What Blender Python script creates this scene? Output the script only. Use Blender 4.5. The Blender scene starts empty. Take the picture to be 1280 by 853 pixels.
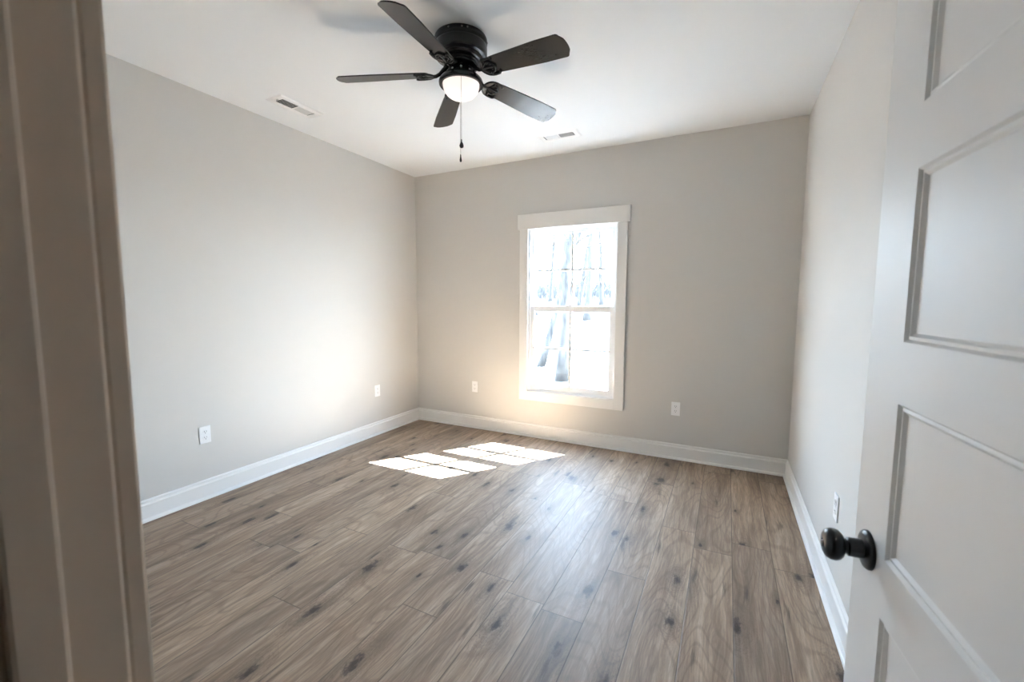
import bpy, bmesh, math, random
from mathutils import Vector, Matrix

random.seed(7)
scene = bpy.context.scene
COL = scene.collection
PI = math.pi

# ------------------------------------------------------------------ camera
cd = bpy.data.cameras.new('camera')
cam = bpy.data.objects.new('camera', cd); COL.objects.link(cam)
YAW, PITCH, ROLL = 0.463664, -0.090899, 0.003841
_cy, _sy = math.cos(YAW), math.sin(YAW)
_fwd = Vector((-_sy * math.cos(PITCH), _cy * math.cos(PITCH), math.sin(PITCH)))
_right = Vector((_cy, _sy, 0)); _up = _right.cross(_fwd)
_r = _right * math.cos(ROLL) + _up * math.sin(ROLL)
_u = -_right * math.sin(ROLL) + _up * math.cos(ROLL)
cam.matrix_world = Matrix(((_r.x, _u.x, -_fwd.x, 3.172), (_r.y, _u.y, -_fwd.y, -3.912), (_r.z, _u.z, -_fwd.z, 1.3638), (0, 0, 0, 1)))
cd.sensor_width = 36; cd.lens = 15.0954; cd.clip_start = 0.01; cd.clip_end = 300
cd.dof.use_dof = True; cd.dof.focus_distance = 3.2; cd.dof.aperture_fstop = 5.0
scene.camera = cam

# ------------------------------------------------------------------ exposure, sky, sun
scene.view_settings.view_transform = 'Standard'
scene.view_settings.look = 'None'
scene.view_settings.exposure = 2.03
scene.view_settings.gamma = 1.0
scene.view_settings.use_curve_mapping = False
scene.cycles.max_bounces = 24
scene.cycles.diffuse_bounces = 16
scene.cycles.glossy_bounces = 6
scene.cycles.transmission_bounces = 12
scene.cycles.transparent_max_bounces = 12
scene.cycles.sample_clamp_indirect = 12
scene.cycles.use_denoising = True

SKY = 12.0
world = bpy.data.worlds.new('sky'); scene.world = world; world.use_nodes = True
wn = world.node_tree.nodes; wl = world.node_tree.links; wn.clear()
wo = wn.new('ShaderNodeOutputWorld'); wb = wn.new('ShaderNodeBackground')
wg = wn.new('ShaderNodeTexCoord'); ws = wn.new('ShaderNodeSeparateXYZ'); wr = wn.new('ShaderNodeValToRGB')
wl.new(wg.outputs['Generated'], ws.inputs[0]); wl.new(ws.outputs['Z'], wr.inputs[0])
wr.color_ramp.elements[0].position = 0.0; wr.color_ramp.elements[0].color = (0.72, 0.86, 1.0, 1)
wr.color_ramp.elements[1].position = 0.7; wr.color_ramp.elements[1].color = (0.50, 0.70, 1.0, 1)
wl.new(wr.outputs[0], wb.inputs['Color']); wb.inputs['Strength'].default_value = SKY
wl.new(wb.outputs[0], wo.inputs[0])

sd = bpy.data.lights.new('sun', 'SUN'); sd.energy = 90.0; sd.angle = 0.002; sd.color = (0.92, 0.96, 1.0)
sun = bpy.data.objects.new('sun', sd); COL.objects.link(sun)
sun.rotation_euler = Vector((-0.48, -0.68, -1.0)).to_track_quat('-Z', 'Y').to_euler()
sun.location = (4, 8, 10)
pd = bpy.data.lights.new('window_portal', 'AREA'); pd.shape = 'RECTANGLE'; pd.size = 0.9; pd.size_y = 1.66
pd.cycles.is_portal = True
po = bpy.data.objects.new('window_portal', pd); COL.objects.link(po)
po.location = (1.83, 0.11, 1.27); po.rotation_euler = (-PI / 2, 0, 0)

# ------------------------------------------------------------------ room measures
W, H, YF = 3.650, 2.740, -3.731
WX0, WX1, WZ0, WZ1 = 1.395, 2.270, 0.468, 2.077       # finished window opening
DX0, DX1, DZ = 2.672, 3.492, 2.045                    # doorway between the jambs

# ------------------------------------------------------------------ materials
def mat(name):
    m = bpy.data.materials.new(name); m.use_nodes = True
    n = m.node_tree.nodes; l = m.node_tree.links
    return m, n, l, n['Principled BSDF']

def node(n, t, **kw):
    x = n.new(t)
    for k, v in kw.items(): setattr(x, k, v)
    return x

def paint(name, col, rough=0.55, bump=0.02, scale=350, spec=0.4):
    m, n, l, b = mat(name)
    b.inputs['Base Color'].default_value = (*col, 1); b.inputs['Roughness'].default_value = rough
    b.inputs['Specular IOR Level'].default_value = spec
    tc = node(n, 'ShaderNodeTexCoord'); nz = node(n, 'ShaderNodeTexNoise'); bp = node(n, 'ShaderNodeBump')
    nz.inputs['Scale'].default_value = scale; nz.inputs['Detail'].default_value = 3
    bp.inputs['Strength'].default_value = bump; bp.inputs['Distance'].default_value = 0.002
    l.new(tc.outputs['Object'], nz.inputs['Vector']); l.new(nz.outputs['Fac'], bp.inputs['Height'])
    l.new(bp.outputs[0], b.inputs['Normal'])
    return m

M = {}
M['wall'] = paint('greige_wall_paint', (0.61, 0.592, 0.563), 0.6, 0.15)
M['ceiling'] = paint('ceiling_paint', (0.76, 0.775, 0.785), 0.8, 0.2)
M['trim'] = paint('trim_paint', (0.80, 0.79, 0.77), 0.32, 0.03, 60)
M['frame'] = paint('brownish_door_frame', (0.60, 0.485, 0.38), 0.4, 0.03, 60)  # door frame colour set darker and browner than the other trim
M['door'] = paint('door_paint', (0.77, 0.768, 0.76), 0.43, 0.05, 90, 0.3)
M['vinyl'] = paint('white_vinyl', (0.86, 0.87, 0.88), 0.35, 0.0)
M['plastic'] = paint('white_plastic', (0.86, 0.86, 0.86), 0.3, 0.0)
M['slot'] = paint('dark_slot', (0.03, 0.03, 0.03), 0.6, 0.0)
M['duct'] = paint('duct_inside', (0.10, 0.10, 0.10), 0.7, 0.0)
M['vent'] = paint('vent_enamel', (0.80, 0.80, 0.80), 0.35, 0.0)
M['siding'] = paint('white_siding', (0.75, 0.75, 0.74), 0.6, 0.05)
M['black'] = paint('black_metal', (0.008, 0.008, 0.0088), 0.26, 0.03, 200, 0.38)
M['knob'] = paint('black_knob_metal', (0.010, 0.010, 0.011), 0.30, 0.03, 200, 0.5)
M['chain'] = paint('chain_metal', (0.25, 0.24, 0.23), 0.35, 0.0)
M['chain'].node_tree.nodes['Principled BSDF'].inputs['Metallic'].default_value = 0.9

def blade_mat():
    m, n, l, b = mat('black_blade_finish')
    tc = node(n, 'ShaderNodeTexCoord'); mp = node(n, 'ShaderNodeMapping'); nz = node(n, 'ShaderNodeTexNoise')
    mp.inputs['Scale'].default_value = (6, 60, 6); nz.inputs['Scale'].default_value = 8; nz.inputs['Detail'].default_value = 5
    cr = node(n, 'ShaderNodeValToRGB')
    cr.color_ramp.elements[0].color = (0.017, 0.0167, 0.0162, 1); cr.color_ramp.elements[1].color = (0.023, 0.0225, 0.022, 1)
    l.new(tc.outputs['Object'], mp.inputs[0]); l.new(mp.outputs[0], nz.inputs['Vector']); l.new(nz.outputs['Fac'], cr.inputs[0])
    l.new(cr.outputs[0], b.inputs['Base Color'])
    b.inputs['Roughness'].default_value = 0.20; b.inputs['Specular IOR Level'].default_value = 0.38
    return m
M['blade'] = blade_mat()

def glass_mat():
    m = bpy.data.materials.new('window_glass'); m.use_nodes = True
    n = m.node_tree.nodes; l = m.node_tree.links; n.clear()
    o = node(n, 'ShaderNodeOutputMaterial'); mx = node(n, 'ShaderNodeMixShader'); t = node(n, 'ShaderNodeBsdfTransparent')
    g = node(n, 'ShaderNodeBsdfGlossy'); f = node(n, 'ShaderNodeLayerWeight'); pw = node(n, 'ShaderNodeMath', operation='POWER'); ml = node(n, 'ShaderNodeMath', operation='MULTIPLY_ADD')
    t.inputs[0].default_value = (0.95, 0.97, 0.97, 1); g.inputs['Roughness'].default_value = 0.02; f.inputs[0].default_value = 0.5
    pw.inputs[1].default_value = 4.0; ml.inputs[1].default_value = 0.6; ml.inputs[2].default_value = 0.03
    l.new(f.outputs['Facing'], pw.inputs[0]); l.new(pw.outputs[0], ml.inputs[0]); l.new(ml.outputs[0], mx.inputs[0]); l.new(t.outputs[0], mx.inputs[1]); l.new(g.outputs[0], mx.inputs[2]); l.new(mx.outputs[0], o.inputs[0])
    return m
M['glass'] = glass_mat()

def globe_mat():
    m = bpy.data.materials.new('frosted_globe_glass'); m.use_nodes = True
    n = m.node_tree.nodes; l = m.node_tree.links; n.clear()
    o = node(n, 'ShaderNodeOutputMaterial'); a = node(n, 'ShaderNodeAddShader'); mx = node(n, 'ShaderNodeMixShader')
    t = node(n, 'ShaderNodeBsdfTranslucent'); d = node(n, 'ShaderNodeBsdfPrincipled'); e = node(n, 'ShaderNodeEmission')
    t.inputs[0].default_value = (0.95, 0.90, 0.88, 1); d.inputs['Base Color'].default_value = (0.85, 0.82, 0.80, 1); d.inputs['Roughness'].default_value = 0.25
    e.inputs[0].default_value = (1.0, 0.86, 0.80, 1); e.inputs[1].default_value = 0.11
    mx.inputs[0].default_value = 0.4
    l.new(t.outputs[0], mx.inputs[1]); l.new(d.outputs[0], mx.inputs[2]); l.new(mx.outputs[0], a.inputs[0]); l.new(e.outputs[0], a.inputs[1]); l.new(a.outputs[0], o.inputs[0])
    return m
M['globe'] = globe_mat()

PLANK = 0.191
def floor_mat():
    m, n, l, b = mat('oak_plank_floor')
    def mth(op, a, c=None, v=None):
        x = node(n, 'ShaderNodeMath', operation=op)
        for i, s in enumerate((a, c)):
            if s is None: continue
            if isinstance(s, (int, float)): x.inputs[i].default_value = s
            else: l.new(s, x.inputs[i])
        if v is not None: x.inputs[2].default_value = v
        return x.outputs[0]
    def comb(x, y, z):
        c = node(n, 'ShaderNodeCombineXYZ')
        for i, s in enumerate((x, y, z)):
            if isinstance(s, (int, float)): c.inputs[i].default_value = s
            else: l.new(s, c.inputs[i])
        return c.outputs[0]
    def noise(vec, scale, detail=4, rough=0.55, dist=0.0):
        x = node(n, 'ShaderNodeTexNoise'); l.new(vec, x.inputs['Vector'])
        x.inputs['Scale'].default_value = scale; x.inputs['Detail'].default_value = detail
        x.inputs['Roughness'].default_value = rough; x.inputs['Distortion'].default_value = dist
        return x.outputs['Fac']
    def ramp(f, stops):
        x = node(n, 'ShaderNodeValToRGB'); e = x.color_ramp.elements
        while len(e) < len(stops): e.new(0.5)
        for k, (p, c) in enumerate(stops):
            e[k].position = p; e[k].color = (*c, 1) if isinstance(c, tuple) else (c, c, c, 1)
        l.new(f, x.inputs[0]); return x.outputs[0]
    def mix(fac, a, c, bt='MIX'):
        x = node(n, 'ShaderNodeMix', data_type='RGBA', blend_type=bt)
        if isinstance(fac, (int, float)): x.inputs[0].default_value = fac
        else: l.new(fac, x.inputs[0])
        for i, s in ((6, a), (7, c)):
            if isinstance(s, tuple): x.inputs[i].default_value = (*s, 1)
            else: l.new(s, x.inputs[i])
        return x.outputs[2]
    tc = node(n, 'ShaderNodeTexCoord'); sp = node(n, 'ShaderNodeSeparateXYZ'); l.new(tc.outputs['Object'], sp.inputs[0])
    X, Y = sp.outputs['X'], sp.outputs['Y']
    fx = mth('DIVIDE', mth('SUBTRACT', X, 0.006), PLANK)
    row = mth('FLOOR', fx); u = mth('FRACT', fx)
    wn1 = node(n, 'ShaderNodeTexWhiteNoise', noise_dimensions='1D'); l.new(row, wn1.inputs['W'])
    fy = mth('ADD', mth('DIVIDE', Y, 1.22), mth('MULTIPLY', wn1.outputs['Value'], 7.31))
    colm = mth('FLOOR', fy); v = mth('FRACT', fy)
    wn2 = node(n, 'ShaderNodeTexWhiteNoise', noise_dimensions='2D'); l.new(comb(row, colm, 0), wn2.inputs['Vector'])
    rid = wn2.outputs['Value']
    # seams
    du = mth('MULTIPLY', mth('MINIMUM', u, mth('SUBTRACT', 1.0, u)), PLANK)
    dv = mth('MULTIPLY', mth('MINIMUM', v, mth('SUBTRACT', 1.0, v)), 1.22)
    dseam = mth('MINIMUM', du, dv)
    seam = ramp(mth('MULTIPLY', dseam, 100), [(0.0, 1.0), (0.13, 0.8), (0.28, 0.0)])
    # grain coordinates: shifted by plank so that no two planks match
    off = mth('MULTIPLY', rid, 37.0)
    gx = mth('ADD', X, off); gv = comb(gx, mth('MULTIPLY', Y, 0.085), off)
    gv2 = comb(gx, mth('MULTIPLY', Y, 0.22), off)
    warp = noise(gv2, 7.0, 3, 0.5)
    wob = mth('MULTIPLY', mth('SUBTRACT', warp, 0.5), 0.09)
    gw = comb(mth('ADD', gx, wob), mth('MULTIPLY', Y, 0.06), off)
    fine = noise(gw, 170.0, 4, 0.65)
    mid = noise(gw, 42.0, 5, 0.6)
    broad = noise(gv, 9.0, 3, 0.5)
    blot = noise(gv2, 3.0, 4, 0.6)
    # cathedral rings
    ring = mth('SINE', mth('MULTIPLY', noise(gv2, 4.2, 1, 0.3), 115.0))
    ringf = ramp(ring, [(0.55, 0.0), (1.0, 1.0)])
    base = ramp(mth('ADD', mth('MULTIPLY', mid, 0.45), mth('ADD', mth('MULTIPLY', broad, 0.30), mth('MULTIPLY', blot, 0.25))),
                [(0.36, (0.180, 0.122, 0.081)), (0.49, (0.330, 0.240, 0.168)), (0.62, (0.465, 0.358, 0.266))])
    tone = ramp(rid, [(0.0, (0.78, 0.77, 0.77)), (0.5, (1.0, 0.99, 0.98)), (1.0, (1.15, 1.14, 1.12))])
    c = mix(1.0, base, tone, 'MULTIPLY')
    c = mix(mth('MULTIPLY', ramp(fine, [(0.42, 1.0), (0.60, 0.0)]), 0.35), c, (0.115, 0.077, 0.052))
    c = mix(mth('MULTIPLY', ringf, 0.30), c, (0.120, 0.080, 0.055))
    streak = noise(comb(mth('ADD', gx, wob), mth('MULTIPLY', Y, 0.10), mth('ADD', off, 5.0)), 16.0, 3, 0.55)
    c = mix(mth('MULTIPLY', ramp(streak, [(0.56, 0.0), (0.70, 1.0)]), 0.45), c, (0.130, 0.090, 0.064))
    # knots and dark splits
    kw = mth('MULTIPLY', mth('SUBTRACT', noise(gv2, 22.0, 3, 0.6), 0.5), 0.05)
    kv = comb(mth('ADD', mth('ADD', X, kw), off), mth('MULTIPLY', Y, 0.42), 0.0)
    vo = node(n, 'ShaderNodeTexVoronoi', feature='F1', voronoi_dimensions='2D'); vo.inputs['Scale'].default_value = 5.0; l.new(kv, vo.inputs['Vector'])
    sc2 = node(n, 'ShaderNodeSeparateColor'); l.new(vo.outputs['Color'], sc2.inputs[0])
    size = mth('ADD', mth('MULTIPLY', sc2.outputs[2], 1.3), 0.55)
    kd = mth('ADD', mth('DIVIDE', vo.outputs['Distance'], size), mth('MULTIPLY', mth('SUBTRACT', noise(comb(X, mth('MULTIPLY', Y, 0.5), off), 55, 3, 0.7), 0.5), 0.16))
    pick = mth('GREATER_THAN', sc2.outputs[0], 0.40)
    halo = mth('MULTIPLY', ramp(kd, [(0.04, 1.0), (0.26, 0.0)]), pick)
    core = mth('MULTIPLY', ramp(kd, [(0.025, 1.0), (0.085, 0.0)]), pick)
    rings = mth('MULTIPLY', mth('MULTIPLY', ramp(mth('SINE', mth('MULTIPLY', kd, 150.0)), [(0.4, 0.0), (1.0, 1.0)]), ramp(kd, [(0.12, 1.0), (0.36, 0.0)])), pick)
    c = mix(mth('MULTIPLY', halo, 0.50), c, (0.130, 0.090, 0.064))
    c = mix(mth('MULTIPLY', rings, 0.40), c, (0.105, 0.071, 0.050))
    c = mix(mth('MULTIPLY', core, 0.92), c, (0.036, 0.024, 0.017))
    sv = comb(mth('ADD', mth('ADD', gx, wob), kw), mth('MULTIPLY', Y, 0.15), 0.0)
    vs = node(n, 'ShaderNodeTexVoronoi', feature='F1', voronoi_dimensions='2D'); vs.inputs['Scale'].default_value = 9.0; l.new(sv, vs.inputs['Vector'])
    sd_ = mth('ADD', vs.outputs['Distance'], mth('MULTIPLY', mth('SUBTRACT', fine, 0.5), 0.20))
    sc3 = node(n, 'ShaderNodeSeparateColor'); l.new(vs.outputs['Color'], sc3.inputs[0])
    split = mth('MULTIPLY', ramp(sd_, [(0.02, 1.0), (0.12, 0.0)]), mth('GREATER_THAN', sc3.outputs[1], 0.58))
    c = mix(mth('MULTIPLY', split, 0.70), c, (0.065, 0.044, 0.032))
    c = mix(mth('MULTIPLY', seam, 0.75), c, (0.060, 0.043, 0.032))
    l.new(c, b.inputs['Base Color'])
    rg = mth('ADD', mth('MULTIPLY', fine, 0.14), 0.43)
    l.new(rg, b.inputs['Roughness'])
    b.inputs['Specular IOR Level'].default_value = 0.42
    hgt = mth('SUBTRACT', mth('ADD', mth('MULTIPLY', fine, 0.35), mth('MULTIPLY', mid, 0.4)), mth('ADD', mth('MULTIPLY', seam, 1.6), mth('MULTIPLY', core, 0.7)))
    bp = node(n, 'ShaderNodeBump'); bp.inputs['Strength'].default_value = 0.35; bp.inputs['Distance'].default_value = 0.0018
    l.new(hgt, bp.inputs['Height']); l.new(bp.outputs[0], b.inputs['Normal'])
    return m
M['floor'] = floor_mat()

def speckle(name, c1, c2, scale, stretch=(1, 1, 1), rough=0.9):
    m, n, l, b = mat(name)
    tc = node(n, 'ShaderNodeTexCoord'); mp = node(n, 'ShaderNodeMapping'); nz = node(n, 'ShaderNodeTexNoise'); cr = node(n, 'ShaderNodeValToRGB')
    mp.inputs['Scale'].default_value = stretch; nz.inputs['Scale'].default_value = scale; nz.inputs['Detail'].default_value = 6
    cr.color_ramp.elements[0].position = 0.35; cr.color_ramp.elements[0].color = (*c1, 1)
    cr.color_ramp.elements[1].position = 0.65; cr.color_ramp.elements[1].color = (*c2, 1)
    l.new(tc.outputs['Object'], mp.inputs[0]); l.new(mp.outputs[0], nz.inputs['Vector']); l.new(nz.outputs['Fac'], cr.inputs[0]); l.new(cr.outputs[0], b.inputs['Base Color'])
    b.inputs['Roughness'].default_value = rough
    return m
M['ground'] = speckle('leaf_littered_ground', (0.022, 0.022, 0.0225), (0.050, 0.050, 0.051), 1.6, (1, 2.2, 1))
M['bark'] = speckle('grey_bark', (0.004, 0.0035, 0.003), (0.042, 0.037, 0.032), 9, (1, 1, 0.35))
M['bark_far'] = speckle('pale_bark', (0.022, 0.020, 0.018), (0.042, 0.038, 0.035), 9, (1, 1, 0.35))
M['brush'] = speckle('bare_brush', (0.032, 0.0305, 0.029), (0.060, 0.057, 0.055), 3)

# ------------------------------------------------------------------ mesh helpers
def obj(name, bm, m, parent=None, smooth=False, bevel=0.0, autosmooth=None):
    bmesh.ops.recalc_face_normals(bm, faces=bm.faces)
    me = bpy.data.meshes.new(name); bm.to_mesh(me); bm.free()
    if smooth:
        for p in me.polygons: p.use_smooth = True
    o = bpy.data.objects.new(name, me); COL.objects.link(o)
    me.materials.append(m)
    if parent: o.parent = parent
    if bevel:
        bv = o.modifiers.new('bevel', 'BEVEL'); bv.width = bevel; bv.segments = 2; bv.limit_method = 'ANGLE'; bv.angle_limit = math.radians(40)
    if autosmooth:
        for p in me.polygons: p.use_smooth = True
        es = o.modifiers.new('edge', 'EDGE_SPLIT'); es.split_angle = math.radians(autosmooth)
    return o

def tag(o, label, cat, group=None, kind=None):
    o['label'] = label; o['category'] = cat
    if group: o['group'] = group
    if kind: o['kind'] = kind
    return o

def thing(name, label, cat, loc=(0, 0, 0), group=None, kind=None):
    o = bpy.data.objects.new(name, None); COL.objects.link(o); o.location = loc; o.empty_display_size = 0.1
    return tag(o, label, cat, group, kind)

def box(bm, x0, x1, y0, y1, z0, z1):
    v = [bm.verts.new(p) for p in ((x0, y0, z0), (x1, y0, z0), (x1, y1, z0), (x0, y1, z0), (x0, y0, z1), (x1, y0, z1), (x1, y1, z1), (x0, y1, z1))]
    for f in ((0, 3, 2, 1), (4, 5, 6, 7), (0, 1, 5, 4), (1, 2, 6, 5), (2, 3, 7, 6), (3, 0, 4, 7)): bm.faces.new([v[i] for i in f])

def boxes(*bs):
    bm = bmesh.new()
    for b in bs: box(bm, *b)
    return bm

def lathe(bm, prof, seg=48, mtx=None):
    rings = []
    for r, z in prof:
        if r < 1e-6: rings.append([bm.verts.new((0, 0, z))])
        else: rings.append([bm.verts.new((r * math.cos(2 * PI * k / seg), r * math.sin(2 * PI * k / seg), z)) for k in range(seg)])
    for a, b in zip(rings, rings[1:]):
        for k in range(seg):
            k2 = (k + 1) % seg
            if len(a) == 1 and len(b) == 1: continue
            if len(a) == 1: bm.faces.new((a[0], b[k], b[k2]))
            elif len(b) == 1: bm.faces.new((a[k], a[k2], b[0]))
            else: bm.faces.new((a[k], a[k2], b[k2], b[k]))
    if mtx:
        vs = [v for r in rings for v in r]
        bmesh.ops.transform(bm, matrix=mtx, verts=vs)

def tube(bm, pts, rads, seg=8, caps=True):
    pts = [Vector(p) for p in pts]
    if isinstance(rads, (int, float)): rads = [rads] * len(pts)
    rings = []
    for i, p in enumerate(pts):
        t = (pts[min(i + 1, len(pts) - 1)] - pts[max(i - 1, 0)]).normalized()
        a = t.cross(Vector((0, 0, 1)) if abs(t.z) < 0.9 else Vector((1, 0, 0))).normalized(); b = t.cross(a)
        rings.append([bm.verts.new(p + (a * math.cos(2 * PI * k / seg) + b * math.sin(2 * PI * k / seg)) * rads[i]) for k in range(seg)])
    for a, b in zip(rings, rings[1:]):
        for k in range(seg): bm.faces.new((a[k], a[(k + 1) % seg], b[(k + 1) % seg], b[k]))
    if caps: bm.faces.new(rings[0]); bm.faces.new(rings[-1])

def prism(bm, outline, z0, z1):
    a = [bm.verts.new((x, y, z0)) for x, y in outline]; b = [bm.verts.new((x, y, z1)) for x, y in outline]
    bm.faces.new(a); bm.faces.new(b)
    for k in range(len(a)): bm.faces.new((a[k], a[(k + 1) % len(a)], b[(k + 1) % len(b)], b[k]))

def wall_with_hole(plane, t0, t1, a0, a1, z0, z1, h):
    """slab in x (plane 'y': spans x, thickness in y) with a rectangular hole h = (a0,a1,z0,z1)"""
    ha0, ha1, hz0, hz1 = h
    bm = bmesh.new()
    for r in ((a0, ha0, z0, z1), (ha1, a1, z0, z1), (ha0, ha1, hz1, z1), (ha0, ha1, z0, hz0)):
        if r[1] - r[0] > 1e-4 and r[3] - r[2] > 1e-4: box(bm, r[0], r[1], t0, t1, r[2], r[3])
    return bm

# ------------------------------------------------------------------ the shell
HX0, HX1, HY = 0.2, 6.2, -7.0                 # hallway behind the doorway
T = 0.115
tag(obj('floor', boxes((-T, HX1 + T, HY - T, 0.10, -0.12, 0.0)), M['floor']), 'brown oak plank floor with knots and a bright window reflection', 'floor', kind='structure')
tag(obj('ceiling', boxes((-T, HX1 + T, HY - T, 0.10, H, H + 0.12)), M['ceiling']), 'flat white ceiling above the fan and vents', 'ceiling', kind='structure')
tag(obj('wall_left', boxes((-T, 0.0, YF - T, 0.10, 0, H)), M['wall']), 'pale greige wall on the left with two outlets', 'wall', kind='structure')
tag(obj('wall_right', boxes((W, W + T, YF, 0.10, 0, H)), M['wall']), 'narrow greige wall on the right behind the open door', 'wall', kind='structure')
tag(obj('wall_back', wall_with_hole('y', 0.0, 0.10, 0.0, W, 0, H, (WX0 - 0.02, WX1 + 0.02, WZ0 - 0.02, WZ1 + 0.045)), M['wall']), 'greige back wall with the window in it', 'wall', kind='structure')
tag(obj('wall_front', wall_with_hole('y', YF - T, YF, 0.0, HX1, 0, H, (DX0 - 0.018, DX1 + 0.018, 0, DZ + 0.018)), M['wall']), 'greige wall around the doorway nearest the camera', 'wall', kind='structure')
tag(obj('wall_hall', boxes((HX0 - T, HX0, HY, YF - T, 0, H), (HX1, HX1 + T, HY, YF, 0, H), (HX0 - T, HX1 + T, HY - T, HY, 0, H)), M['wall']), 'greige hallway wall behind the camera', 'wall', kind='structure')

# ------------------------------------------------------------------ baseboards (profile: board, two top beads, quarter round shoe)
BB = [(0, 0), (0.030, 0), (0.030, 0.007), (0.0275, 0.013), (0.022, 0.0175), (0.0155, 0.0195), (0.0145, 0.0200), (0.0145, 0.099), (0.0170, 0.101), (0.0170, 0.105), (0.0145, 0.109), (0.0095, 0.1115),
      (0.0085, 0.1135), (0.0085, 0.121), (0.0105, 0.1235), (0.0100, 0.1270), (0.0070, 0.1310), (0.0030, 0.1335), (0, 0.134)]
def mitre_run(name, a, b, na, nb, label):
    """one wall's run from a to b; na, nb: extra along-wall offsets per unit of depth at each end (mitre)"""
    bm = bmesh.new(); A = Vector((*a, 0)); B = Vector((*b, 0)); d = (B - A).normalized(); n = Vector((-d.y, d.x, 0))
    r0 = [bm.verts.new(A + n * t + d * (t * na) + Vector((0, 0, z))) for t, z in BB]
    r1 = [bm.verts.new(B + n * t - d * (t * nb) + Vector((0, 0, z))) for t, z in BB]
    for k in range(len(BB)): bm.faces.new((r0[k], r0[(k + 1) % len(BB)], r1[(k + 1) % len(BB)], r1[k]))
    bm.faces.new(r0); bm.faces.new(r1)
    return tag(obj(name, bm, M['trim'], autosmooth=35), label, 'baseboard', kind='structure')
mitre_run('baseboard_left', (0, 0), (0, YF), 1, 1, 'white moulded baseboard along the left wall')
mitre_run('baseboard_back', (W, 0), (0, 0), 1, 1, 'white moulded baseboard below the window')
mitre_run('baseboard_right', (W, YF), (W, 0), 1, 1, 'white moulded baseboard along the right wall behind the door')
mitre_run('baseboard_front', (0, YF), (DX0 - 0.091, YF), 1, 0, 'white baseboard left of the doorway')

# ------------------------------------------------------------------ window
win = thing('window_1', 'white double-hung window with cream casing, bare trees outside', 'window', (0, 0, 0), kind='structure')
CT = 0.019
obj('side_casing', boxes((1.306, WX0, -CT, 0.0, 0.375, 2.072)), M['trim'], win, bevel=0.002)
obj('side_casing', boxes((WX1, 2.357, -CT, 0.0, 0.375, 2.072)), M['trim'], win, bevel=0.002)
obj('bottom_casing', boxes((WX0, WX1, -CT, 0.0, 0.375, WZ0)), M['trim'], win, bevel=0.002)
obj('head_casing', boxes((1.287, 2.381, -0.026, 0.0, 2.072, 2.214)), M['trim'], win, bevel=0.002)
F0, F1 = 0.002, 0.095
fx0, fx1, fz0, fz1 = WX0 + 0.020, WX1 - 0.020, WZ0 + 0.020, WZ1 - 0.018
obj('window_frame', boxes((WX0 - 0.018, fx0, F0, F1, WZ0 - 0.018, WZ1 + 0.04), (fx1, WX1 + 0.018, F0, F1, WZ0 - 0.018, WZ1 + 0.04),
                          (fx0, fx1, F0, F1, fz1, WZ1 + 0.04), (fx0, fx1, F0, F1, WZ0 - 0.018, fz0)), M['vinyl'], win, bevel=0.0015)
def sash(y0, y1, z0, z1, bot, top, st=0.040):
    s = obj('sash', boxes((fx0, fx0 + st, y0, y1, z0, z1), (fx1 - st, fx1, y0, y1, z0, z1), (fx0 + st, fx1 - st, y0, y1, z0, z0 + bot), (fx0 + st, fx1 - st, y0, y1, z1 - top, z1)), M['vinyl'], win, bevel=0.0015)
    gx0, gx1, gz0, gz1 = fx0 + st, fx1 - st, z0 + bot, z1 - top
    ym = (y0 + y1) / 2
    obj('pane', boxes((gx0, gx1, ym - 0.002, ym + 0.002, gz0, gz1)), M['glass'], s)
    cx, cz = (gx0 + gx1) / 2, (gz0 + gz1) / 2
    obj('muntin', boxes((cx - 0.0115, cx + 0.0115, ym - 0.0165, ym + 0.0165, gz0, gz1)), M['vinyl'], s)
    obj('muntin', boxes((gx0, gx1, ym - 0.0148, ym + 0.0148, cz - 0.0095, cz + 0.0095)), M['vinyl'], s)
    return s
sash(0.012, 0.046, fz0, 1.325, 0.056, 0.052)
sash(0.050, 0.086, 1.262, fz1, 0.060, 0.036)
obj('sash_lock', boxes((1.80, 1.86, 0.018, 0.040, 1.325, 1.337), (1.822, 1.838, 0.012, 0.036, 1.337, 1.344)), M['vinyl'], win, bevel=0.002)
obj('sill_stop', boxes((WX0, WX1, 0.0, 0.012, WZ0, WZ0 + 0.012)), M['vinyl'], win, bevel=0.001)

# ------------------------------------------------------------------ door frame at the left edge of the picture
fr = thing('trim_1', 'blurred brownish door jamb and casing at the left edge', 'door frame', (0, 0, 0), kind='structure')
y0, y1 = YF - T, YF
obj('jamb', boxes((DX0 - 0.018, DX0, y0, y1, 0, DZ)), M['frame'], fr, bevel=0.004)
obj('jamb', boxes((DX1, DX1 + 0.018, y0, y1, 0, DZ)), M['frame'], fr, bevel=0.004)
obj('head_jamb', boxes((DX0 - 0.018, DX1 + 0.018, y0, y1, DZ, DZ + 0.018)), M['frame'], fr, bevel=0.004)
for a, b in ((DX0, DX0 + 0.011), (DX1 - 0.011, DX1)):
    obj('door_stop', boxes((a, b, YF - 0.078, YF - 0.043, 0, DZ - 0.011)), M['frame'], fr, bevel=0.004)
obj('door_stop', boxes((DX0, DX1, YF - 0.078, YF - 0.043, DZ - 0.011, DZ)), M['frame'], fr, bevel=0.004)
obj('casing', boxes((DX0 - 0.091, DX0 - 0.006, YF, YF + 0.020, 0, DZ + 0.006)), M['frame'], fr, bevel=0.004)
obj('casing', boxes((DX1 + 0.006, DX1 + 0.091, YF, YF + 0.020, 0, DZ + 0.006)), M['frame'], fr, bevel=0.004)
obj('casing', boxes((DX0 - 0.116, DX1 + 0.116, YF, YF + 0.024, DZ + 0.006, DZ + 0.146)), M['frame'], fr, bevel=0.004)

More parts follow.
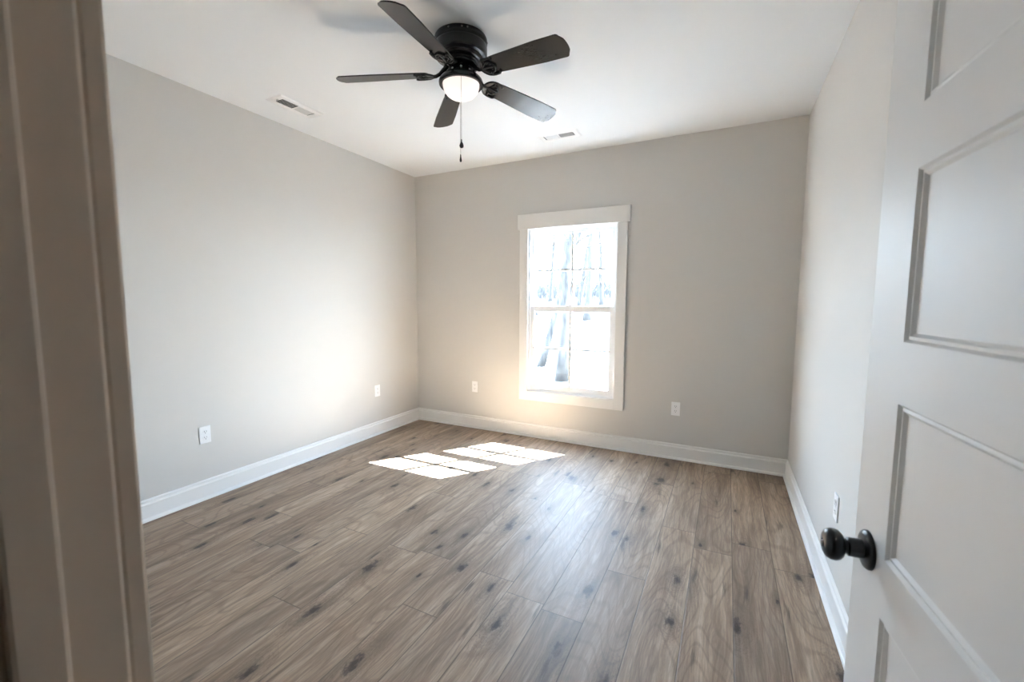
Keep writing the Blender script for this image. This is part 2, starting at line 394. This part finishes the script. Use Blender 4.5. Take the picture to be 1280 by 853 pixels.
# ------------------------------------------------------------------ door leaf, swung into the room
DA = math.radians(5.45)
DW, DT, DH = 0.806, 0.035, 2.032
door = thing('door_1', 'open white five-panel door with black knob at right', 'door', (3.484, -3.727, 0.010), kind='structure')
door.rotation_euler = (0, 0, DA)           # local +y runs from the hinge to the free edge, local -x faces the camera
def door_slab():
    bm = bmesh.new()
    rows = [(0.220, 0.480), (0.577, 0.837), (0.936, 1.196), (1.294, 1.556), (1.652, 1.914)]
    s0, s1 = 0.121, DW - 0.121
    steps = [(0.0, 0.0), (0.0042, 0.0050), (0.0080, 0.0040), (0.0095, 0.0040), (0.0145, 0.0085)]
    for side in (-1, 1):
        x_out = 0.0 if side < 0 else DT
        V = lambda y, z, dep: bm.verts.new((x_out - side * dep, y, z))
        ys = [0, s0, s1, DW]; zs = [0]
        for a, b in rows: zs += [a, b]
        zs.append(DH)
        grid = [[V(y, z, 0) for z in zs] for y in ys]
        for i in range(3):
            for j in range(len(zs) - 1):
                if i == 1 and j % 2 == 1: continue
                bm.faces.new((grid[i][j], grid[i + 1][j], grid[i + 1][j + 1], grid[i][j + 1]))
        for k, (a, b) in enumerate(rows):
            prev = [grid[1][2 * k + 1], grid[2][2 * k + 1], grid[2][2 * k + 2], grid[1][2 * k + 2]]
            for ins, dep in steps[1:]:
                cur = [V(s0 + ins, a + ins, dep), V(s1 - ins, a + ins, dep), V(s1 - ins, b - ins, dep), V(s0 + ins, b - ins, dep)]
                for q in range(4): bm.faces.new((prev[q], prev[(q + 1) % 4], cur[(q + 1) % 4], cur[q]))
                prev = cur
            bm.faces.new(prev)
    # edges
    for y in (0, DW):
        v = [bm.verts.new((x, y, z)) for x, z in ((0, 0), (DT, 0), (DT, DH), (0, DH))]; bm.faces.new(v)
    for z in (0, DH):
        v = [bm.verts.new((x, y, z)) for x, y in ((0, 0), (DT, 0), (DT, DW), (0, DW))]; bm.faces.new(v)
    bmesh.ops.remove_doubles(bm, verts=bm.verts, dist=1e-5)
    return bm
obj('door_leaf', door_slab(), M['door'], door)
KY, KZ = DW - 0.060, 0.920
km = Matrix.Translation((0, KY, KZ)) @ Matrix.Rotation(-PI / 2, 4, 'Y')
bm = bmesh.new()
lathe(bm, [(0, 0.0), (0.0335, 0.0), (0.0335, 0.003), (0.0315, 0.006), (0.026, 0.008), (0.0165, 0.010), (0.0160, 0.030), (0.0130, 0.032), (0.0120, 0.040), (0.0115, 0.040), (0, 0.040)], 48, km)
kr = obj('rosette', bm, M['knob'], door, autosmooth=40)
kr['label'] = 'round black metal rosette'
bm = bmesh.new()
KS = Matrix.Translation((0, KY, KZ)) @ Matrix.Rotation(-PI / 2, 4, 'Y') @ Matrix.Translation((0, 0, -0.006))
lathe(bm, [(0, 0.038), (0.012, 0.038), (0.0135, 0.042), (0.0205, 0.045), (0.0255, 0.050), (0.0275, 0.056), (0.0268, 0.063), (0.0235, 0.069), (0.0175, 0.0725), (0.0075, 0.0738), (0.0068, 0.0720), (0, 0.0718)], 48, KS)
kk = obj('door_knob', bm, M['knob'], door, autosmooth=40)
bm = bmesh.new()
lathe(bm, [(0, 0.0715), (0.0050, 0.0715), (0.0050, 0.0745), (0.0040, 0.0755), (0, 0.0755)], 24, KS)
box(bm, -0.0700, -0.0692, KY - 0.0008, KY + 0.0008, KZ - 0.0032, KZ + 0.0032)
obj('keyhole', bm, M['chain'], kk, autosmooth=40)
bm = boxes((0.005, 0.030, DW - 0.0002, DW + 0.0012, KZ - 0.028, KZ + 0.028))
obj('latch_plate', bm, M['knob'], door)

# ------------------------------------------------------------------ outlets
def outlet_parts(root):
    hw, hh = 0.036, 0.059
    obj('plate', boxes((-hw, hw, -0.0058, 0.0, -hh, hh)), M['plastic'], root, bevel=0.0025)
    for s in (-1, 1):
        bm = bmesh.new(); c = 0.0205 * s
        out = []
        for k in range(28):
            a = 2 * PI * k / 28
            out.append((0.0172 * math.cos(a), max(-0.0142, min(0.0142, 0.0172 * math.sin(a))) + c))
        prism(bm, out, 0.0058, 0.0078)
        bmesh.ops.transform(bm, matrix=Matrix.Rotation(PI / 2, 4, 'X'), verts=bm.verts)
        r = obj('receptacle', bm, M['plastic'], root)
        for x, h in ((-0.0065, 0.0046), (0.0065, 0.0038)):
            obj('slot', boxes((x - 0.0012, x + 0.0012, -0.0081, -0.0075, c + 0.004 - h, c + 0.004 + h)), M['slot'], r)
        bm = bmesh.new(); lathe(bm, [(0, 0.0075), (0.0026, 0.0075), (0.0026, 0.0081), (0, 0.0081)], 12, Matrix.Translation((0, 0, c - 0.0078)) @ Matrix.Rotation(PI / 2, 4, 'X'))
        obj('ground_hole', bm, M['slot'], r)
    bm = bmesh.new(); lathe(bm, [(0, 0.0055), (0.0030, 0.0055), (0.0028, 0.0066), (0, 0.0068)], 14, Matrix.Rotation(PI / 2, 4, 'X'))
    obj('screw', bm, M['plastic'], root)
def dup(root, loc, rz, label):
    r = root.copy(); COL.objects.link(r); r.location = loc; r.rotation_euler = (0, 0, rz); r['label'] = label
    for ch in list(root.children):
        c = ch.copy(); COL.objects.link(c); c.parent = r
        for g in ch.children:
            d = g.copy(); COL.objects.link(d); d.parent = c
    return r
o1 = thing('outlet', 'white duplex outlet on the back wall right of the window', 'outlet', (2.808, 0, 0.444), group='wall outlets')
outlet_parts(o1)
bpy.context.view_layer.update()
dup(o1, (0.773, 0, 0.451), 0, 'white outlet on the back wall left of the window')
dup(o1, (0, -2.280, 0.447), PI / 2, 'white duplex outlet low on the left wall, nearest the door jamb')
dup(o1, (0, -0.652, 0.452), PI / 2, 'white outlet on the left wall near the far corner')
dup(o1, (W, -1.605, 0.452), -PI / 2, 'white outlet on the right wall above the door knob')

# ------------------------------------------------------------------ ceiling vents
def vent(name, label, loc, rz, lever=False):
    r = thing(name, label, 'vent', loc, group='ceiling vents'); r.rotation_euler = (0, 0, rz)
    L, Wd = 0.172, 0.083; l2, w2 = 0.128, 0.040           # local x = length
    bm = bmesh.new()
    zz = -0.0065
    ou = [bm.verts.new((sx * L, sy * Wd, -0.0005)) for sx, sy in ((-1, -1), (1, -1), (1, 1), (-1, 1))]
    md = [bm.verts.new((sx * (L - 0.010), sy * (Wd - 0.010), zz)) for sx, sy in ((-1, -1), (1, -1), (1, 1), (-1, 1))]
    for k in range(4): bm.faces.new((ou[k], ou[(k + 1) % 4], md[(k + 1) % 4], md[k]))
    a, b = L - 0.010, Wd - 0.010
    def q(x0, x1, y0, y1): bm.faces.new([bm.verts.new(p) for p in ((x0, y0, zz), (x1, y0, zz), (x1, y1, zz), (x0, y1, zz))])
    q(-a, -l2, -b, b); q(l2, a, -b, b); q(-l2, l2, -b, -w2); q(-l2, l2, w2, b); q(-0.006, 0.006, -w2, w2)
    f = obj('faceplate', bm, M['vent'], r)
    so = f.modifiers.new('sheet', 'SOLIDIFY'); so.thickness = 0.0012; so.offset = 1
    obj('duct_box', boxes((-l2 - 0.004, l2 + 0.004, -w2 - 0.004, w2 + 0.004, -0.0014, -0.0004)), M['duct'], r)
    n = 11
    for s in (-1, 1):
        for k in range(n):
            bm = bmesh.new(); x = s * (0.012 + (l2 - 0.018) * (k + 0.3) / n)
            dx = 0.0062
            # each slat leans so that its foot points to the vent's own end
            p = [(x + s * dx * 0.5, -0.0064), (x - s * dx * 0.5, -0.0016)]
            th = 0.0007
            v = []
            for yy in (-w2, w2):
                for (px, pz) in ((p[0][0] - th, p[0][1]), (p[0][0] + th, p[0][1]), (p[1][0] + th, p[1][1]), (p[1][0] - th, p[1][1])): v.append(bm.verts.new((px, yy, pz)))
            bm.faces.new(v[:4]); bm.faces.new(v[4:])
            for k2 in range(4): bm.faces.new((v[k2], v[(k2 + 1) % 4], v[4 + (k2 + 1) % 4], v[4 + k2]))
            obj('slat', bm, M['vent'], r)
    if lever: obj('lever', boxes((-l2 - 0.016, -l2 - 0.012, -0.014, 0.006, zz - 0.010, zz)), M['vent'], r, bevel=0.001)
    for s in (-1, 1):
        bm = bmesh.new(); lathe(bm, [(0, zz - 0.0018), (0.0035, zz - 0.0014), (0.0042, zz), (0, zz)], 12, Matrix.Translation((s * (L - 0.022), 0, 0)))
        obj('screw', bm, M['vent'], r)
    return r
vent('ceiling_vent', 'white ceiling vent near the left wall, closest to the camera', (0.362, -1.748, H), PI / 2, True)
vent('ceiling_vent', 'white ceiling vent above the window by the back wall', (1.862, -0.432, H), 0.0)

# ------------------------------------------------------------------ ceiling fan
FX, FY = 1.857, -1.897
fan = thing('ceiling_fan', 'black five-blade hugger ceiling fan with lit frosted globe', 'ceiling fan', (FX, FY, H))
bm = bmesh.new()
lathe(bm, [(0, 0), (0.128, 0), (0.136, -0.004), (0.139, -0.012), (0.139, -0.026), (0.135, -0.031), (0.133, -0.036), (0.137, -0.041), (0.1385, -0.050), (0.1385, -0.078), (0.1375, -0.088),
           (0.132, -0.096), (0.121, -0.099), (0.117, -0.101), (0.117, -0.106), (0.110, -0.114), (0.100, -0.118), (0, -0.118)], 64)
obj('motor_housing', bm, M['black'], fan, autosmooth=40)
for a in (0.5, -0.75, -0.95, -1.45, 2.4, 3.6):
    bm = bmesh.new()
    lathe(bm, [(0, 0.0), (0.0045, 0.0), (0.0045, 0.0015), (0.003, 0.003), (0, 0.0033)], 12, Matrix.Rotation(a, 4, 'Z') @ Matrix.Translation((0.1385, 0, -0.018)) @ Matrix.Rotation(PI / 2, 4, 'Y'))
    obj('mounting_screw', bm, M['chain'], fan)
bm = bmesh.new()
lathe(bm, [(0, -0.116), (0.092, -0.116), (0.096, -0.120), (0.097, -0.127), (0.090, -0.132), (0.092, -0.137), (0.088, -0.143), (0.070, -0.149), (0.055, -0.152), (0, -0.152)], 64)
obj('rotor_hub', bm, M['black'], fan, autosmooth=40)
bm = bmesh.new()
lathe(bm, [(0, -0.150), (0.047, -0.150), (0.050, -0.162), (0.056, -0.171), (0.070, -0.181), (0.088, -0.190), (0.103, -0.200), (0.113, -0.211), (0.117, -0.222), (0.1165, -0.231), (0.113, -0.236), (0.102, -0.236), (0.099, -0.230), (0, -0.226)], 64)
lk = obj('light_fitter', bm, M['black'], fan, autosmooth=40)
for k in range(6):
    bm = bmesh.new(); a = 2 * PI * k / 6 - 0.98
    lathe(bm, [(0, 0), (0.0055, 0), (0.0055, 0.004), (0.003, 0.0065), (0, 0.007)], 12, Matrix.Rotation(a, 4, 'Z') @ Matrix.Translation((0.049, 0, -0.162)) @ Matrix.Rotation(PI / 2, 4, 'Y'))
    obj('fitter_screw', bm, M['chain'], lk)
bm = bmesh.new()
prof = [(0.097, -0.229)] + [(0.096 * math.cos(t) ** 0.8, -0.234 - 0.070 * math.sin(t)) for t in [PI / 2 * k / 14 for k in range(14)]] + [(0, -0.304)]
lathe(bm, prof, 64)
gl = obj('glass_globe', bm, M['globe'], fan, smooth=True)
gl['label'] = 'lit frosted glass bowl'
ld = bpy.data.lights.new('fan_bulb', 'POINT'); ld.energy = 0.05; ld.color = (1.0, 0.87, 0.78); ld.shadow_soft_size = 0.03
lo = bpy.data.objects.new('fan_bulb', ld); COL.objects.link(lo); lo.location = (0, 0, -0.262); lo.parent = fan

BP = math.radians(-14.5)
def blade_outline(nrm=10):
    r0, r1 = 0.165, 0.650
    pts = []
    w0, w1 = 0.050, 0.066
    # root: rounded
    for k in range(9):
        a = PI / 2 + PI * k / 8
        pts.append((r0 + 0.030 + 0.030 * math.cos(a), w0 * math.sin(a)))
    # lower side then tip (gentle arc with rounded corners)
    pts.append((r0 + 0.10, -0.055)); pts.append((0.50, -w1))
    def corner(cx, cy, a0, a1, rad=0.016):
        for k in range(7):
            a = a0 + (a1 - a0) * k / 6
            pts.append((cx + rad * math.cos(a), cy + rad * math.sin(a)))
    corner(r1 - 0.034, -w1 + 0.016, -PI / 2, -0.25)
    for k in range(1, 8):
        y = -w1 + 0.020 + (2 * w1 - 0.040) * k / 8
        pts.append((r1 - 0.018 * (y / w1) ** 2, y))
    corner(r1 - 0.034, w1 - 0.016, 0.25, PI / 2)
    pts.append((0.50, w1)); pts.append((r0 + 0.10, 0.055))
    return pts
def scroll(bm, pts, r=0.0042):
    tube(bm, pts, r, 8)
def bracket_mesh():
    bm = bmesh.new()
    # arm from the hub to the blade
    tube(bm, [(0.072, 0, 0.034), (0.092, 0, 0.018), (0.112, 0, 0.002), (0.132, 0, -0.007), (0.152, 0, -0.009)], [0.012, 0.011, 0.009, 0.009, 0.009], 10)
    z = -0.0075
    # rounded shield-like plate hugging the blade root, with open scrolls
    out = []
    for k in range(25):
        a = -PI * 0.62 + PI * 1.24 * k / 24
        out.append((0.197 - 0.052 * math.cos(a), 0.054 * math.sin(a)))
    for s in (-1, 1):
        pts = [Vector((x, y, z)) for x, y in out if y * s >= -1e-6]
        pts.sort(key=lambda v: v.y * s)
        pts += [Vector((0.232, 0.052 * s, z)), Vector((0.240, 0.046 * s, z)), Vector((0.236, 0.038 * s, z))]
        scroll(bm, pts, 0.0055)
        # inner curl
        cc = [(0.150 + 0.006, 0.006 * s), (0.172, 0.014 * s), (0.190, 0.028 * s), (0.204, 0.034 * s), (0.218, 0.030 * s), (0.224, 0.020 * s), (0.216, 0.013 * s), (0.207, 0.017 * s)]
        scroll(bm, [(x, y, z) for x, y in cc], 0.0045)
        scroll(bm, [(0.224, 0.020 * s, z), (0.232, 0.010 * s, z), (0.236, 0.0, z)], 0.0045)
        prism(bm, [(0.150, 0.0), (0.150, 0.020 * s), (0.165, 0.038 * s), (0.178, 0.046 * s), (0.182, 0.036 * s), (0.172, 0.022 * s), (0.166, 0.0)], z - 0.003, z + 0.003)
    tube(bm, [(0.150, 0, z), (0.236, 0, z)], [0.008, 0.0045], 8)
    for x, y in ((0.192, 0.040), (0.192, -0.040), (0.222, 0.0)):
        lathe(bm, [(0, -0.006), (0.004, -0.0055), (0.0065, -0.003), (0.0068, 0), (0, 0)], 14, Matrix.Translation((x, y, z)))
    return bm
bl_me = None
BZ = -0.174
ANG = [-153.5 + 72 * k for k in range(5)]
DANG = [1.7, -1.3, -1.2, 0.8, -0.1]
DEL = [-3.8, -3.6, -6.3, -5.4, -2.7]
bm = bmesh.new(); prism(bm, blade_outline(), -0.003, 0.003)
b0 = obj('blade', bm, M['blade'], fan, bevel=0.0012)
k0 = obj('blade_bracket', bracket_mesh(), M['black'], b0, autosmooth=50)
k0['label'] = 'scrolled black metal bracket'
def place_blade(b, k):
    b.matrix_parent_inverse = Matrix.Identity(4)
    m = Matrix.Translation((0, 0, BZ)) @ Matrix.Rotation(math.radians(ANG[k] + DANG[k]), 4, 'Z') @ Matrix.Rotation(-math.radians(DEL[k]), 4, 'Y') @ Matrix.Rotation(BP, 4, 'X')
    b.location = m.to_translation(); b.rotation_euler = m.to_euler()
place_blade(b0, 0)
for k in range(1, 5):
    b = b0.copy(); COL.objects.link(b); b.parent = fan; place_blade(b, k)
    c = k0.copy(); COL.objects.link(c); c.parent = b
def chain(x, y, ztop, zp, plen, pr, topx=None):
    bm = bmesh.new(); z = ztop
    tube(bm, [(x, y, ztop), (x, y, zp)], 0.0008, 6)
    while z > zp:
        lathe(bm, [(0, -0.0013), (0.0011, -0.0008), (0.0015, 0), (0.0011, 0.0008), (0, 0.0013)], 6, Matrix.Translation((x, y, z))); z -= 0.0042
    c = obj('pull_chain', bm, M['chain'], fan)
    bm = bmesh.new()
    lathe(bm, [(0, 0), (0.0025, -0.001), (0.003, -0.004), (0.0035, -plen * 0.3), (pr * 0.8, -plen * 0.55), (pr, -plen * 0.75), (pr * 0.8, -plen * 0.93), (pr * 0.35, -plen), (0, -plen)], 20, Matrix.Translation((x, y, zp)))
    p = obj('pendant', bm, M['black'], c, smooth=True)
    return c
chain(0.0548, -0.0836, -0.225, 2.196 - H, 0.044, 0.0115)
chain(-0.0590, 0.0810, -0.225, 2.186 - H, 0.042, 0.0065)

# ------------------------------------------------------------------ outside
GZ = -0.50
def gz(y): return GZ + max(0.0, y - 7.0) * 0.066
bm = bmesh.new(); nx, ny = 40, 40
g = [[bm.verts.new((-70 + 90 * i / nx, 0.2 + 100 * j / ny, gz(0.2 + 100 * j / ny) + (0.10 * math.sin(i * 1.7 + j) * math.cos(j * 1.3) if j > 3 else 0))) for j in range(ny + 1)] for i in range(nx + 1)]
for i in range(nx):
    for j in range(ny): bm.faces.new((g[i][j], g[i + 1][j], g[i + 1][j + 1], g[i][j + 1]))
tag(obj('ground', bm, M['ground'], smooth=True), 'pale leaf-littered ground outside the window', 'ground', kind='structure')
tag(obj('wall_exterior', boxes((-T, WX0 - 0.03, 0.10, 0.12, GZ, H + 0.3), (WX1 + 0.03, W + T, 0.10, 0.12, GZ, H + 0.3), (WX0 - 0.03, WX1 + 0.03, 0.10, 0.12, GZ, WZ0 - 0.03), (WX0 - 0.03, WX1 + 0.03, 0.10, 0.12, WZ1 + 0.08, H + 0.3)), M['siding']),
    'white outside face of the back wall', 'wall', kind='structure')

def tree(name, label, base, top, r0, r1, m, nb, seed, group=None, flare=1.5, spread=2.2):
    rng = random.Random(seed); bm = bmesh.new()
    B = Vector(base); Tp = Vector(top); n = 16; path = []; rad = []
    for k in range(n + 1):
        t = k / n
        p = B.lerp(Tp, t) + Vector((rng.uniform(-1, 1), rng.uniform(-1, 1), 0)) * (0.02 + 0.06 * t) * (0 if k == 0 else 1)
        path.append(p); rad.append((r0 + (r1 - r0) * t) * (1 + (flare - 1) * max(0, 1 - t * 14)))
    tube(bm, path, rad, 12)
    L = (Tp - B).length
    def branch(p, d, ln, r, depth):
        pts = [p]; q = p.copy(); dd = d.normalized(); rs = [r]
        for k in range(5):
            dd = (dd + Vector((rng.uniform(-.25, .25), rng.uniform(-.25, .25), rng.uniform(-.05, .22)))).normalized()
            q = q + dd * ln / 5; pts.append(q.copy()); rs.append(r * (1 - 0.17 * (k + 1)))
        tube(bm, pts, rs, 5)
        if depth:
            for j in range(3):
                i = rng.randint(1, 4); s = Vector((rng.uniform(-1, 1), rng.uniform(-1, 1), rng.uniform(0.0, 0.9)))
                branch(pts[i], s, ln * 0.5, rs[i] * 0.55, depth - 1)
    for j in range(nb):
        t = rng.uniform(0.22, 0.97); i = min(n - 1, int(t * n)); a = rng.uniform(0, 2 * PI)
        branch(path[i], Vector((math.cos(a), math.sin(a), rng.uniform(-0.05, 0.7))), spread * rng.uniform(0.6, 1.2) * (1.15 - t * 0.5), rad[i] * 0.32, 2)
    return tag(obj(name, bm, m, smooth=True), label, 'tree', group)
tree('tree', 'nearest thick grey tree trunk outside the window', (-0.26, 5.62, GZ - 0.05), (-0.10, 5.80, 9.5), 0.128, 0.110, M['bark'], 12, 3, flare=1.45)
tree('tree', 'leaning tree trunk left of the thick trunk outside', (-1.52, 7.26, GZ - 0.05), (0.35, 9.3, 8.5), 0.105, 0.06, M['bark'], 9, 11, flare=1.15)
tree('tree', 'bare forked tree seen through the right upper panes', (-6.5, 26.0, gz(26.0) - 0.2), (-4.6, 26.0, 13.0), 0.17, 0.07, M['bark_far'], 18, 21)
rngt = random.Random(5)
for k in range(9):
    yy = 20.0 + 1.9 * k + rngt.uniform(-.2, .2)
    f = rngt.uniform(-0.50, -0.43) if k % 2 else (-0.30, -0.235, -0.365, -0.265, -0.395)[k // 2]
    xx = 3.17 + (yy + 3.9) * f
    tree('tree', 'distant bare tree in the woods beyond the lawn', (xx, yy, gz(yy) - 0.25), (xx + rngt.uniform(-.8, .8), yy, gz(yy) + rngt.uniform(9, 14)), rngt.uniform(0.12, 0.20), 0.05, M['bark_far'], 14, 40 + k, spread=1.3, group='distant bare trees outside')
# undergrowth along the edge of the woods
bm = bmesh.new(); rb = random.Random(9)
for k in range(1500):
    yy = rb.uniform(39, 52); xx = 3.17 + (yy + 3.9) * rb.uniform(-0.55, -0.18); h = rb.uniform(0.8, 3.2)
    p = Vector((xx, yy, gz(yy) - 0.2)); d = Vector((rb.uniform(-.5, .5), rb.uniform(-.4, .4), 1))
    tube(bm, [p, p + d * h * 0.5, p + d * h + Vector((rb.uniform(-.4, .4), 0, 0))], [0.035, 0.028, 0.01], 3)
tag(obj('undergrowth', bm, M['brush']), 'hazy band of bare brush along the edge of the woods', 'brush', kind='stuff')
